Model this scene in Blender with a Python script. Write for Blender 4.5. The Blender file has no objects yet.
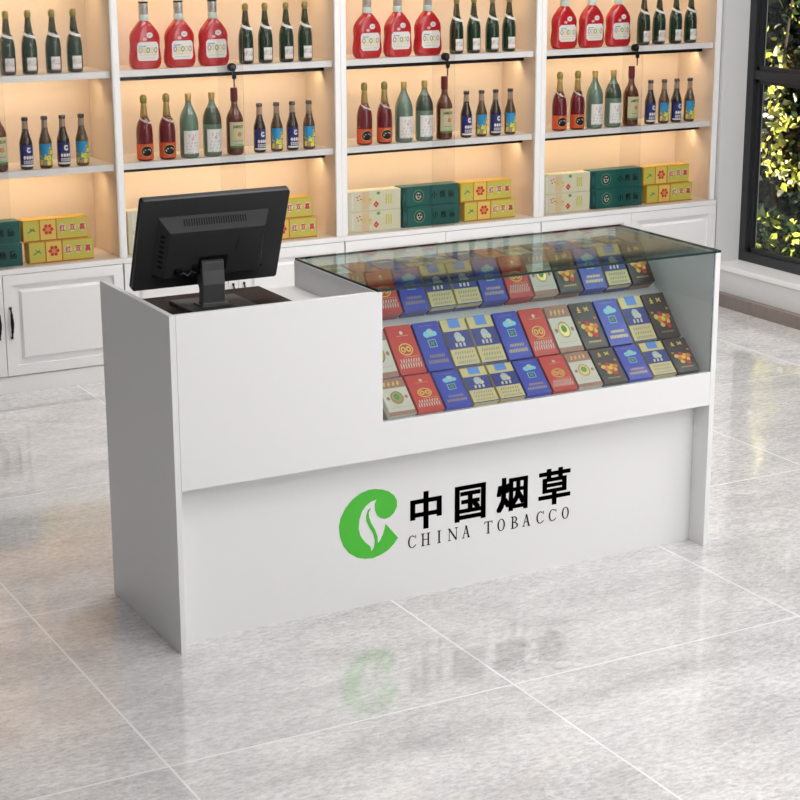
import bpy, bmesh, math, random
from mathutils import Vector, Matrix, geometry
SC = bpy.context.scene
COL = SC.collection
PI = math.pi
rnd = random.Random(7)

# ------------------------------------------------------------------ materials
MATS = {}
def principled(name, col, rough=.5, metal=0, coat=0, spec=.5, bump=None, emit=None, estr=0, sub=0):
    if name in MATS: return MATS[name]
    m = bpy.data.materials.new(name); m.use_nodes = True
    b = m.node_tree.nodes['Principled BSDF']
    b.inputs['Base Color'].default_value = (*col, 1)
    b.inputs['Roughness'].default_value = rough
    b.inputs['Metallic'].default_value = metal
    b.inputs['Coat Weight'].default_value = coat
    b.inputs['Coat Roughness'].default_value = .05
    b.inputs['Specular IOR Level'].default_value = spec
    if emit:
        b.inputs['Emission Color'].default_value = (*emit, 1); b.inputs['Emission Strength'].default_value = estr
    nt = m.node_tree
    # a little procedural life in every surface: faint roughness and tone variation
    tc = nt.nodes.new('ShaderNodeTexCoord'); nz = nt.nodes.new('ShaderNodeTexNoise')
    nz.inputs['Scale'].default_value = bump[0] if bump else 9
    nz.inputs['Detail'].default_value = 3
    nt.links.new(tc.outputs['Object'], nz.inputs['Vector'])
    mr = nt.nodes.new('ShaderNodeMapRange')
    mr.inputs['To Min'].default_value = max(.02, rough * .9); mr.inputs['To Max'].default_value = min(1, rough * 1.1)
    nt.links.new(nz.outputs['Fac'], mr.inputs['Value']); nt.links.new(mr.outputs['Result'], b.inputs['Roughness'])
    if bump:
        bp = nt.nodes.new('ShaderNodeBump'); bp.inputs['Strength'].default_value = bump[1]; bp.inputs['Distance'].default_value = .002
        nt.links.new(nz.outputs['Fac'], bp.inputs['Height']); nt.links.new(bp.outputs['Normal'], b.inputs['Normal'])
    MATS[name] = m
    return m

def thin_glass(name, tint, ior=1.45, boost=1.0, rough=0.0):
    """clear pane: light passes straight through, its faces mirror by Fresnel"""
    m = bpy.data.materials.new(name); m.use_nodes = True; nt = m.node_tree; nt.nodes.clear()
    out = nt.nodes.new('ShaderNodeOutputMaterial'); mix = nt.nodes.new('ShaderNodeMixShader')
    tr = nt.nodes.new('ShaderNodeBsdfTransparent'); gl = nt.nodes.new('ShaderNodeBsdfGlossy'); fr = nt.nodes.new('ShaderNodeFresnel')
    tr.inputs['Color'].default_value = (*tint, 1); gl.inputs['Roughness'].default_value = rough
    fr.inputs['IOR'].default_value = ior
    mu = nt.nodes.new('ShaderNodeMath'); mu.operation = 'MULTIPLY'; mu.inputs[1].default_value = boost; mu.use_clamp = True
    # same reflectance from either side of the pane
    geo = nt.nodes.new('ShaderNodeNewGeometry')
    inv = nt.nodes.new('ShaderNodeMath'); inv.operation = 'MULTIPLY_ADD'; inv.inputs[1].default_value = 1/ior - ior; inv.inputs[2].default_value = ior
    nt.links.new(geo.outputs['Backfacing'], inv.inputs[0]); nt.links.new(inv.outputs[0], fr.inputs['IOR'])
    # fresnel node already inverts on back faces, so feed the inverse there
    nt.links.new(fr.outputs[0], mu.inputs[0]); nt.links.new(mu.outputs[0], mix.inputs[0])
    nt.links.new(tr.outputs[0], mix.inputs[1]); nt.links.new(gl.outputs[0], mix.inputs[2]); nt.links.new(mix.outputs[0], out.inputs[0])
    nt.nodes.remove(inv); nt.nodes.remove(geo)
    MATS[name] = m
    return m

WHITE = principled('white_laminate', (.85, .85, .855), .38)
CABW = principled('white_cabinet_paint', (.86, .855, .85), .4)
TAN = principled('beige_liner', (.74, .635, .54), .5)
TANTOP = principled('beige_shelf_board', (.72, .65, .575), .45)
BLACK = principled('black_metal', (.012, .012, .013), .35, .6)
CHROME = principled('dark_chrome', (.12, .12, .13), .25, .9)
MONM = principled('monitor_plastic', (.026, .027, .029), .5, spec=.35)
MONE = principled('monitor_edge_plastic', (.005, .005, .006), .5, spec=.2)
MONS = principled('monitor_stand_plastic', (.055, .056, .06), .42)
GLOSSB = principled('black_gloss_screen', (.01, .01, .012), .08)
GREEN = principled('logo_green', (.07, .54, .035), .45)
INK = principled('sign_black', (.014, .014, .015), .6, spec=.15)
PAPER = principled('label_paper', (.82, .80, .76), .6)
GOLD = principled('gold_foil', (.62, .47, .16), .32, .7)
GOLDP = principled('gold_print', (.86, .62, .14), .5)
GLASS = thin_glass('door_glass', (.965, .965, .965), 1.25, .45)
CASEG = thin_glass('case_front_glass', (.955, .975, .97), 1.4, .5)
TOPG = thin_glass('case_top_glass', (.74, .83, .81), 1.45, .42)
WING = thin_glass('window_glass', (.93, .94, .93), 1.3, .12)
EDGEG = principled('glass_cut_edge', (.006, .028, .026), .3, spec=.3)
WALLM = principled('wall_paint', (.66, .66, .66), .8, bump=(60, .05))
SHADEW = principled('grey_low_bounce_wall', (.40, .40, .41), .8)  # unseen walls toned grey to cut bounce onto the counter's left side
CEILM = principled('ceiling_paint', (.85, .85, .85), .85)
FRAMEM = principled('black_window_frame', (.018, .019, .022), .42)

def wood_mat():
    m = principled('dark_brown_wood', (.05, .035, .028), .6, spec=.06); nt = m.node_tree; b = nt.nodes['Principled BSDF']
    tc = nt.nodes.new('ShaderNodeTexCoord'); mp = nt.nodes.new('ShaderNodeMapping'); mp.inputs['Scale'].default_value = (3, 40, 10)
    n = nt.nodes.new('ShaderNodeTexNoise'); n.inputs['Scale'].default_value = 4; n.inputs['Detail'].default_value = 5
    r = nt.nodes.new('ShaderNodeValToRGB'); r.color_ramp.elements[0].color = (.012, .009, .008, 1); r.color_ramp.elements[1].color = (.060, .036, .025, 1)
    r.color_ramp.elements[0].position = .35; r.color_ramp.elements[1].position = .7
    nt.links.new(tc.outputs['Object'], mp.inputs[0]); nt.links.new(mp.outputs[0], n.inputs['Vector']); nt.links.new(n.outputs['Fac'], r.inputs[0]); nt.links.new(r.outputs[0], b.inputs['Base Color'])
    return m
DWOOD = wood_mat()

def baseboard_mat():
    m = principled('taupe_baseboard', (.21, .17, .155), .5); nt = m.node_tree; b = nt.nodes['Principled BSDF']
    tc = nt.nodes.new('ShaderNodeTexCoord'); mp = nt.nodes.new('ShaderNodeMapping'); mp.inputs['Scale'].default_value = (20, 90, 4)
    n = nt.nodes.new('ShaderNodeTexNoise'); n.inputs['Scale'].default_value = 2; n.inputs['Detail'].default_value = 4
    r = nt.nodes.new('ShaderNodeValToRGB'); r.color_ramp.elements[0].color = (.15, .115, .10, 1); r.color_ramp.elements[1].color = (.29, .24, .22, 1)
    nt.links.new(tc.outputs['Object'], mp.inputs[0]); nt.links.new(mp.outputs[0], n.inputs['Vector']); nt.links.new(n.outputs['Fac'], r.inputs[0]); nt.links.new(r.outputs[0], b.inputs['Base Color'])
    return m
BASEB = baseboard_mat()

def floor_mat():
    m = bpy.data.materials.new('polished_marble_tiles'); m.use_nodes = True; nt = m.node_tree; b = nt.nodes['Principled BSDF']; L = nt.links.new
    def N(t): return nt.nodes.new(t)
    def M(op, a, c=None, d=None):
        n = N('ShaderNodeMath'); n.operation = op
        for i, v in enumerate((a, c, d)):
            if v is None: continue
            if isinstance(v, (int, float)): n.inputs[i].default_value = v
            else: L(v, n.inputs[i])
        return n.outputs[0]
    tc = N('ShaderNodeTexCoord'); sp = N('ShaderNodeSeparateXYZ'); L(tc.outputs['Object'], sp.inputs[0])
    def grout(c, off, pitch):
        u = M('DIVIDE', M('SUBTRACT', c, off), pitch)
        f = M('ABSOLUTE', M('SUBTRACT', M('FRACT', u), .5))
        return M('GREATER_THAN', f, .5 - .0034 / pitch), M('FLOOR', u)
    gx, ix = grout(sp.outputs[0], .73 - 1.02 * 30, 1.02); gy, iy = grout(sp.outputs[1], .50 - 1.134 * 30, 1.134)
    g = M('MAXIMUM', gx, gy)
    cm = N('ShaderNodeCombineXYZ'); L(M('MULTIPLY', ix, 3.7), cm.inputs[0]); L(M('MULTIPLY', iy, 5.3), cm.inputs[1])
    ad = N('ShaderNodeVectorMath'); ad.operation = 'ADD'; L(tc.outputs['Object'], ad.inputs[0]); L(cm.outputs[0], ad.inputs[1])
    mp = N('ShaderNodeMapping'); mp.inputs['Scale'].default_value = (1.0, 2.2, 1); mp.inputs['Rotation'].default_value = (0, 0, -.35); L(ad.outputs[0], mp.inputs[0])
    n1 = N('ShaderNodeTexNoise'); n1.inputs['Scale'].default_value = 2.2; n1.inputs['Detail'].default_value = 9; n1.inputs['Roughness'].default_value = .68; n1.inputs['Distortion'].default_value = .6; L(mp.outputs[0], n1.inputs['Vector'])
    r1 = N('ShaderNodeValToRGB'); e = r1.color_ramp.elements; e[0].position = .3; e[0].color = (.62, .60, .60, 1); e[1].position = .68; e[1].color = (.90, .885, .88, 1); L(n1.outputs['Fac'], r1.inputs[0])
    n2 = N('ShaderNodeTexNoise'); n2.inputs['Scale'].default_value = 34; n2.inputs['Detail'].default_value = 6; n2.inputs['Roughness'].default_value = .8; L(mp.outputs[0], n2.inputs['Vector'])
    r2 = N('ShaderNodeValToRGB'); e = r2.color_ramp.elements; e[0].position = .32; e[0].color = (.60, .59, .60, 1); e[1].position = .60; e[1].color = (1.07, 1.065, 1.06, 1); L(n2.outputs['Fac'], r2.inputs[0])
    mx = N('ShaderNodeMix'); mx.data_type = 'RGBA'; mx.blend_type = 'MULTIPLY'; mx.inputs[0].default_value = 1; L(r1.outputs[0], mx.inputs[6]); L(r2.outputs[0], mx.inputs[7])
    # thin pale veins
    n3 = N('ShaderNodeTexNoise'); n3.inputs['Scale'].default_value = 1.5; n3.inputs['Detail'].default_value = 5; n3.inputs['Distortion'].default_value = 1.4; L(mp.outputs[0], n3.inputs['Vector'])
    v = M('ABSOLUTE', M('SUBTRACT', n3.outputs['Fac'], .5)); v = M('LESS_THAN', v, .0035)
    mx2 = N('ShaderNodeMix'); mx2.data_type = 'RGBA'; L(M('MULTIPLY', v, .55), mx2.inputs[0]); L(mx.outputs[2], mx2.inputs[6]); mx2.inputs[7].default_value = (.86, .85, .84, 1)
    n4 = N('ShaderNodeTexNoise'); n4.inputs['Scale'].default_value = 5; n4.inputs['Detail'].default_value = 7; n4.inputs['Roughness'].default_value = .65; n4.inputs['Distortion'].default_value = 2.2
    mp4 = N('ShaderNodeMapping'); mp4.inputs['Rotation'].default_value = (0, 0, .9); mp4.inputs['Scale'].default_value = (1.3, 2.6, 1); L(ad.outputs[0], mp4.inputs[0]); L(mp4.outputs[0], n4.inputs['Vector'])
    v4 = M('LESS_THAN', M('ABSOLUTE', M('SUBTRACT', n4.outputs['Fac'], .55)), .0060)
    mxa = N('ShaderNodeMix'); mxa.data_type = 'RGBA'; L(M('MULTIPLY', v4, .8), mxa.inputs[0]); L(mx2.outputs[2], mxa.inputs[6]); mxa.inputs[7].default_value = (.88, .87, .87, 1)
    v5 = M('LESS_THAN', M('ABSOLUTE', M('SUBTRACT', n4.outputs['Fac'], .42)), .005)
    mx2 = N('ShaderNodeMix'); mx2.data_type = 'RGBA'; L(M('MULTIPLY', v5, .45), mx2.inputs[0]); L(mxa.outputs[2], mx2.inputs[6]); mx2.inputs[7].default_value = (.40, .36, .35, 1)
    mx3 = N('ShaderNodeMix'); mx3.data_type = 'RGBA'; L(g, mx3.inputs[0]); L(mx2.outputs[2], mx3.inputs[6]); mx3.inputs[7].default_value = (.93, .93, .92, 1)
    L(mx3.outputs[2], b.inputs['Base Color'])
    rr = N('ShaderNodeMapRange'); rr.inputs['To Min'].default_value = .05; rr.inputs['To Max'].default_value = .15; L(n2.outputs['Fac'], rr.inputs[0]); L(rr.outputs[0], b.inputs['Roughness'])
    b.inputs['Specular IOR Level'].default_value = .85; b.inputs['Coat Weight'].default_value = .45; b.inputs['Coat Roughness'].default_value = .05
    return m
FLOORM = floor_mat()

# ------------------------------------------------------------------ mesh helper
class MB:
    def __init__(s): s.v = []; s.f = []; s.m = []; s.mats = []; s.sm = []
    def mi(s, m):
        if m not in s.mats: s.mats.append(m)
        return s.mats.index(m)
    def add(s, vs, fs, m, smooth=False, M=None):
        o = len(s.v); k = s.mi(m)
        s.v += [tuple(M @ Vector(v)) if M else tuple(v) for v in vs]
        for f in fs: s.f.append([i + o for i in f]); s.m.append(k); s.sm.append(smooth)
        return s
    def box(s, x0, x1, y0, y1, z0, z1, m, M=None, top=None, front=None):
        vs = [(x, y, z) for x in (x0, x1) for y in (y0, y1) for z in (z0, z1)]
        fs = {'l': (0, 1, 3, 2), 'r': (4, 6, 7, 5), 'f': (0, 4, 5, 1), 'b': (2, 3, 7, 6), 'd': (0, 2, 6, 4), 't': (1, 5, 7, 3)}
        s.add(vs, [], m, M=M); o = len(s.v) - 8
        for k, f in fs.items():
            mm = front if (k == 'f' and front) else top if (k == 't' and top) else m
            s.f.append([i + o for i in f]); s.m.append(s.mi(mm)); s.sm.append(False)
        return s
    def lathe(s, prof, m, n=24, c=(0, 0, 0), sx=1, sy=1, cap=True, mz=None):
        vs = []; fs = []
        for r, z in prof:
            for i in range(n):
                a = 2 * PI * i / n; vs.append((c[0] + r * sx * math.cos(a), c[1] + r * sy * math.sin(a), c[2] + z))
        for j in range(len(prof) - 1):
            for i in range(n):
                k = (i + 1) % n; fs.append((j * n + i, j * n + k, (j + 1) * n + k, (j + 1) * n + i))
        s.add(vs, fs, m, True)
        if cap:
            o = len(s.v) - len(vs)
            s.f.append([o + i for i in reversed(range(n))]); s.m.append(s.mi(m)); s.sm.append(False)
            o2 = o + (len(prof) - 1) * n
            s.f.append([o2 + i for i in range(n)]); s.m.append(s.mi(m)); s.sm.append(False)
        return s
    def sweep(s, pts, rad, m, n=8):
        pts = [Vector(p) for p in pts]; vs = []; fs = []
        rs = rad if isinstance(rad, (list, tuple)) else [rad] * len(pts)
        for i, p in enumerate(pts):
            d = (pts[min(i + 1, len(pts) - 1)] - pts[max(i - 1, 0)]).normalized()
            a = d.cross(Vector((1, 0, 0)) if abs(d.x) < .8 else Vector((0, 1, 0))).normalized(); b = d.cross(a)
            for k in range(n):
                t = 2 * PI * k / n; vs.append(tuple(p + (a * math.cos(t) + b * math.sin(t)) * rs[i]))
        for j in range(len(pts) - 1):
            for k in range(n):
                q = (k + 1) % n; fs.append((j * n + k, (j + 1) * n + k, (j + 1) * n + q, j * n + q))
        fs.append(tuple(range(n))); fs.append(tuple((len(pts) - 1) * n + k for k in reversed(range(n))))
        return s.add(vs, fs, m, True)
    def prism(s, pts, a0, a1, m, axis='y', M=None):
        """2D outline extruded along an axis; axis y: pts are (x,z); axis x: pts are (y,z)"""
        n = len(pts)
        mk = (lambda p, a: (p[0], a, p[1])) if axis == 'y' else (lambda p, a: (a, p[0], p[1])) if axis == 'x' else (lambda p, a: (p[0], p[1], a))
        vs = [mk(p, a0) for p in pts] + [mk(p, a1) for p in pts]
        tri = geometry.tessellate_polygon([[Vector((p[0], p[1], 0)) for p in pts]])
        fs = [tuple(t) for t in tri] + [tuple(i + n for i in reversed(t)) for t in tri]
        fs += [(i, (i + 1) % n, (i + 1) % n + n, i + n) for i in range(n)]
        return s.add(vs, fs, m, False, M)
    def flat(s, polys, fn, m):
        """2D polygons mapped to 3D by fn(u,v)"""
        for vs, fs in polys: s.add([fn(*p) for p in vs], fs, m)
        return s
    def quad(s, u0, u1, v0, v1, fn, m): return s.flat([([(u0, v0), (u1, v0), (u1, v1), (u0, v1)], [(0, 1, 2, 3)])], fn, m)
    def mesh(s, name, bevel=0, fix=True):
        me = bpy.data.meshes.new(name); me.from_pydata(s.v, [], s.f)
        for m in s.mats: me.materials.append(m)
        me.polygons.foreach_set('material_index', s.m); me.polygons.foreach_set('use_smooth', s.sm)
        me.validate()
        if fix or bevel:
            bm = bmesh.new(); bm.from_mesh(me)
            if bevel:
                bmesh.ops.remove_doubles(bm, verts=bm.verts, dist=1e-6)
            bmesh.ops.recalc_face_normals(bm, faces=bm.faces)
            if bevel:
                ed = [e for e in bm.edges if len(e.link_faces) == 2 and e.calc_face_angle(0) > .7]
                bmesh.ops.bevel(bm, geom=ed, offset=bevel, segments=2, profile=.5, affect='EDGES', clamp_overlap=True)
            bm.to_mesh(me); bm.free()
        me.update()
        return me
    def obj(s, name, parent=None, loc=None, bevel=0, fix=True):
        o = bpy.data.objects.new(name, s.mesh(name, bevel, fix)); COL.objects.link(o)
        if parent: o.parent = parent
        if loc: o.location = loc
        return o

def tag(o, label=None, cat=None, group=None, kind=None):
    for k, v in (('label', label), ('category', cat), ('group', group), ('kind', kind)):
        if v: o[k] = v
    return o
def empty(name, loc, label=None, cat=None, group=None, rz=0):
    o = bpy.data.objects.new(name, None); COL.objects.link(o); o.location = loc; o.rotation_euler = (0, 0, rz); o.empty_display_size = .05
    return tag(o, label, cat, group)
def copy_tree(o, parent=None):
    c = o.copy(); COL.objects.link(c)
    if parent: c.parent = parent
    for ch in [k for k in list(bpy.data.objects) if k.parent == o]: copy_tree(ch, c)
    return c

GC = {}
def glyph(txt, bold=0.0):
    """outline of text from the built-in font, as 2D triangles normalised to its own box (0..1, 0..1)"""
    k = (txt, bold)
    if k in GC: return GC[k]
    cu = bpy.data.curves.new('t', 'FONT'); cu.body = txt; cu.size = 1; cu.offset = bold; cu.resolution_u = 2
    ob = bpy.data.objects.new('t', cu); COL.objects.link(ob)
    dg = bpy.context.evaluated_depsgraph_get(); me = bpy.data.meshes.new_from_object(ob.evaluated_get(dg))
    vs = [(v.co.x, v.co.y) for v in me.vertices]; fs = [tuple(p.vertices) for p in me.polygons]
    bpy.data.objects.remove(ob); bpy.data.curves.remove(cu); bpy.data.meshes.remove(me)
    if not vs: vs = [(0, 0), (1, 0), (1, 1)]; fs = []
    x0 = min(v[0] for v in vs); x1 = max(v[0] for v in vs); y0 = min(v[1] for v in vs); y1 = max(v[1] for v in vs)
    vs = [((v[0] - x0) / (x1 - x0), (v[1] - y0) / (y1 - y0)) for v in vs]
    GC[k] = (vs, fs); return GC[k]
def text2(txt, x0, x1, y0, y1, bold=0.0):
    vs, fs = glyph(txt, bold)
    return [([(x0 + a * (x1 - x0), y0 + b * (y1 - y0)) for a, b in vs], fs)]
def ring(cx, cy, rx, ry, ix, iy, a0=0, a1=360, n=26, dx=0):
    vs = []; fs = []
    for i in range(n + 1):
        a = math.radians(a0 + (a1 - a0) * i / n)
        vs += [(cx + rx * math.cos(a), cy + ry * math.sin(a)), (cx + dx + ix * math.cos(a), cy + iy * math.sin(a))]
    for i in range(n): fs.append((2 * i, 2 * i + 2, 2 * i + 3, 2 * i + 1))
    return [(vs, fs)]
def disc(cx, cy, rx, ry, n=16):
    vs = [(cx, cy)]; fs = []
    for q in (.5, 1): vs += [(cx + rx * q * math.cos(2 * PI * i / n), cy + ry * q * math.sin(2 * PI * i / n)) for i in range(n)]
    if max(rx, ry) < .009: return [(vs[n + 1:], [tuple(range(n))])]
    for i in range(n):
        k = (i + 1) % n; fs += [(0, 1 + i, 1 + k), (1 + i, 1 + n + i, 1 + n + k, 1 + k)]
    return [(vs, fs)]
def rect(x0, x1, y0, y1):
    n = max(1, math.ceil((x1 - x0) / .012)); vs = []
    for i in range(n + 1): x = x0 + (x1 - x0) * i / n; vs += [(x, y0), (x, y1)]
    return [(vs, [(2 * i, 2 * i + 2, 2 * i + 3, 2 * i + 1) for i in range(n)])]
def bar(x0, y0, x1, y1, w):
    d = Vector((x1 - x0, y1 - y0)); n = Vector((-d.y, d.x)).normalized() * w / 2
    return [([(x0 + n.x, y0 + n.y), (x0 - n.x, y0 - n.y), (x1 - n.x, y1 - n.y), (x1 + n.x, y1 + n.y)], [(0, 1, 2, 3)])]

# ------------------------------------------------------------------ key dimensions
L_, D_ = 1.899, .559               # counter
YU, YB = 3.067, 3.047              # front planes of the shelf units (upper, base)
BACK = 3.40
PITCH = 1.112
UX = [-.140, .972, 2.084, 3.196]   # left edge of every unit
WX = 4.318                         # right wall plane
FX = 4.476                         # window plane
SU, SL, SB = 1.378, .970, .553     # shelf tops

# ------------------------------------------------------------------ the room
def struct(o): o['kind'] = 'structure'; return o
struct(MB().box(-2.7, 4.6, -6.2, 3.6, -.05, 0, FLOORM).obj('floor'))
struct(MB().box(-2.7, 4.7, -6.2, 3.6, 2.75, 2.85, CEILM).obj('ceiling'))
struct(MB().box(-2.7, 4.60, 3.43, 3.6, 0, 2.75, WALLM).obj('wall_back'))
struct(MB().box(-2.8, -2.7, -6.2, 3.6, 0, 2.75, SHADEW).obj('wall_left'))
struct(MB().box(-2.7, 4.7, -6.3, -6.2, 0, 2.75, SHADEW).obj('wall_front'))
wr = MB()
WY0, WY1, WZ0, WZ1 = -.3, 3.05, .215, 2.5
wr.box(WX, FX + .12, WY1, 3.6, 0, 2.75, WALLM)
wr.box(WX, FX + .12, -6.2, WY0, 0, 2.75, WALLM)
wr.box(WX, FX + .12, WY0, WY1, 0, WZ0 - .03, WALLM)
wr.box(WX, FX + .12, WY0, WY1, WZ1, 2.75, WALLM)
struct(wr.obj('wall_right'))
struct(MB().box(WX - .006, FX + .12, WY0, WY1 - .001, WZ0 - .03, WZ0, CABW).obj('trim_1', bevel=.003))
struct(MB().box(4.27, WX, -6.2, 3.0455, 0, .068, BASEB).obj('baseboard_right', bevel=.002))
# window: outer frame, mullions, transom, sashes
wf = MB(); fw = .052
ys = [WY1, 2.02, .99, -.04 - .26]
ys = [WY1 - i * (WY1 - WY0) / 3 for i in range(4)]
f0, f1 = FX, FX + .07
wf.box(f0, f1, WY0, WY1, WZ0, WZ0 + fw, FRAMEM).box(f0, f1, WY0, WY1, WZ1 - fw, WZ1, FRAMEM)
for i, y in enumerate(ys):
    a, b = (y - fw, y) if i == 0 else (y, y + fw) if i == 3 else (y - fw / 2, y + fw / 2)
    wf.box(f0 + .0003, f1 - .0003, a, b, WZ0 + .0005, WZ1 - .0005, FRAMEM)
wf.box(f0 + .006, f1 - .006, WY0, WY1, 1.186, 1.234, FRAMEM)
win = struct(wf.obj('window_1', bevel=.002)); 
for zz in ((WZ0 + fw, 1.186), (1.234, WZ1 - fw)):
    for i in range(3):
        a = ys[i + 1] + (fw if i == 2 else fw / 2); b = ys[i] - (fw if i == 0 else fw / 2)
        sa = MB(); w = .022
        x0, x1 = f0 + .022, f0 + .052
        sa.box(x0, x1, a, b, zz[0], zz[0] + w, FRAMEM).box(x0, x1, a, b, zz[1] - w, zz[1], FRAMEM).box(x0, x1, a, a + w, zz[0], zz[1], FRAMEM).box(x0, x1, b - w, b, zz[0], zz[1], FRAMEM)
        sh = sa.obj('sash', win)
        MB().box(f0 + .034, f0 + .040, a + w, b - w, zz[0] + w, zz[1] - w, WING).obj('pane', sh)

# ------------------------------------------------------------------ garden outside the window
struct(MB().box(4.6, 12, -3, 12, -.10, -.03, principled('garden_soil', (.05, .045, .03), .9, bump=(30, .8))).obj('ground'))
LEAFD = [principled('leaf_dark', (.006, .013, .005), .7, spec=.15), principled('leaf_mid', (.022, .045, .010), .6, spec=.2), principled('leaf_deep', (.0025, .005, .0035), .7, spec=.1)]  # shade of the hedge put into these dark leaf colours
LEAFSUN = [principled('leaf_sunlit_yellow', (.80, .74, .16), .5), principled('leaf_sunlit_cream', (.88, .84, .62), .5), principled('leaf_sunlit_lime', (.50, .56, .08), .5)]  # sunlight on the leaves put into these pale colours
BARK = principled('bark', (.06, .045, .03), .85)
def leaves(mb, pts, size, mats, w=.42):
    for p in pts:
        l = size * rnd.uniform(.7, 1.35); R = Matrix.Rotation(rnd.uniform(0, 2 * PI), 4, 'Z') @ Matrix.Rotation(rnd.uniform(-1.2, 1.2), 4, 'X') @ Matrix.Rotation(rnd.uniform(0, 2 * PI), 4, 'Y')
        T = Matrix.Translation(p) @ R
        vs = [(0, 0, 0), (l * w * .8, l * .35, .12 * l), (l * w * .55, l * .75, .1 * l), (0, l, -.05 * l), (-l * w * .55, l * .75, .1 * l), (-l * w * .8, l * .35, .12 * l), (0, l * .5, 0)]
        mb.add(vs, [(0, 1, 6), (1, 2, 6), (2, 3, 6), (3, 4, 6), (4, 5, 6), (5, 0, 6)], rnd.choice(mats), False, T)
def trunk(pts, r, parent): return MB().sweep(pts, r, BARK, 8).obj('trunk', parent)
# tall dark hedge
hx = empty('hedge', (6.35, 4.2, -.03), 'tall dark evergreen hedge filling the view behind the window', 'hedge')
h = MB(); pts = []
for i in range(5200):
    y = rnd.uniform(-1.6, 2.6); z = rnd.uniform(.02, 2.6)
    pts.append(Vector((rnd.gauss(-.35, .12) + .12 * math.sin(y * 4 + z * 3), y, z)))
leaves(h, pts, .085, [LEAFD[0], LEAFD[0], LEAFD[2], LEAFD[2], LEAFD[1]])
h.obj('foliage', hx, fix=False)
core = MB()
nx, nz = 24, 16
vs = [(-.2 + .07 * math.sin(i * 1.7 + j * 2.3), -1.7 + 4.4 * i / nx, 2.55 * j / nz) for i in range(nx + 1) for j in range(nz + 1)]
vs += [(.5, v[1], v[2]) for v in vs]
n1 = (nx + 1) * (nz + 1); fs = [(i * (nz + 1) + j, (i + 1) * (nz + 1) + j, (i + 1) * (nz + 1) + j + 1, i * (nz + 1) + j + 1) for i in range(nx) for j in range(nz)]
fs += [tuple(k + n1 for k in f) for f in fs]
core.add(vs, fs, LEAFD[2]); core.obj('dark_core', hx, fix=False)  # solid dark core, stands in for the shade inside the hedge
# climber close to the window, its sunlit leaves painted yellow and cream
path = [(3.52, 1.66, 0), (3.60, 1.5, 0), (3.66, 1.28, .1), (3.66, 1.21, .1), (3.6, 1.13, .0), (3.70, .98, .05), (3.58, .9, 0), (3.68, .84, .05), (3.72, .74, 0), (3.66, .64, .05), (3.65, .56, 0), (3.52, .57, .05), (3.42, .54, 0), (3.3, .5, 0)]
cl = empty('sunlit_shrub', (5.2, 3.6, -.03), 'shrub with bright yellow and cream sunlit leaves outside the window', 'shrub')
cm = MB(); pts = []
for i in range(len(path) - 1):
    a, b = path[i], path[i + 1]
    for k in range([10, 12, 22, 6][i] if i < 4 else 26):
        t = rnd.random(); pts.append(Vector((rnd.gauss(0, .05), a[0] + (b[0] - a[0]) * t - 3.6 + rnd.gauss(0, .035), a[1] + (b[1] - a[1]) * t + .03 + rnd.gauss(0, .032))))
leaves(cm, pts, .048, [LEAFSUN[0], LEAFSUN[0], LEAFSUN[1], LEAFSUN[2]])
pts = [Vector((rnd.uniform(.02, .25), rnd.gauss(0, .22), rnd.uniform(.05, 1.9))) for _ in range(900)]
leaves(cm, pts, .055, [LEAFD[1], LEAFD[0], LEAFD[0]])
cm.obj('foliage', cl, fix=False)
trunk([(0.02, .02, -.03), (0.03, .06, .4), (0.0, .1, .8), (.02, .04, 1.2), (0, -.05, 1.7)], [.016, .014, .012, .009, .005], cl)
# low shrub in front
lo = empty('low_shrub', (4.86, 3.25, -.03), 'low leafy green shrub just outside below the window', 'shrub')
lm = MB(); pts = []
for _ in range(1500):
    u, a = rnd.random() ** .4, rnd.uniform(0, 2 * PI); e = rnd.uniform(-.2, PI / 2)
    pts.append(Vector((.13 * u * math.cos(a) * math.cos(e), .55 * u * math.sin(a) * math.cos(e), .18 + .24 * u * math.sin(e))))
leaves(lm, pts, .055, [LEAFD[1], LEAFD[1], LEAFD[0], LEAFD[0], LEAFSUN[2]])
pts = [p for p in pts if p.z > .33][:40]
leaves(lm, pts, .045, [LEAFSUN[0], LEAFSUN[2]])
lm.obj('foliage', lo, fix=False)
trunk([(0, 0, -.03), (.01, 0, .12), (0, .02, .3)], [.02, .014, .008], lo)

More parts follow.
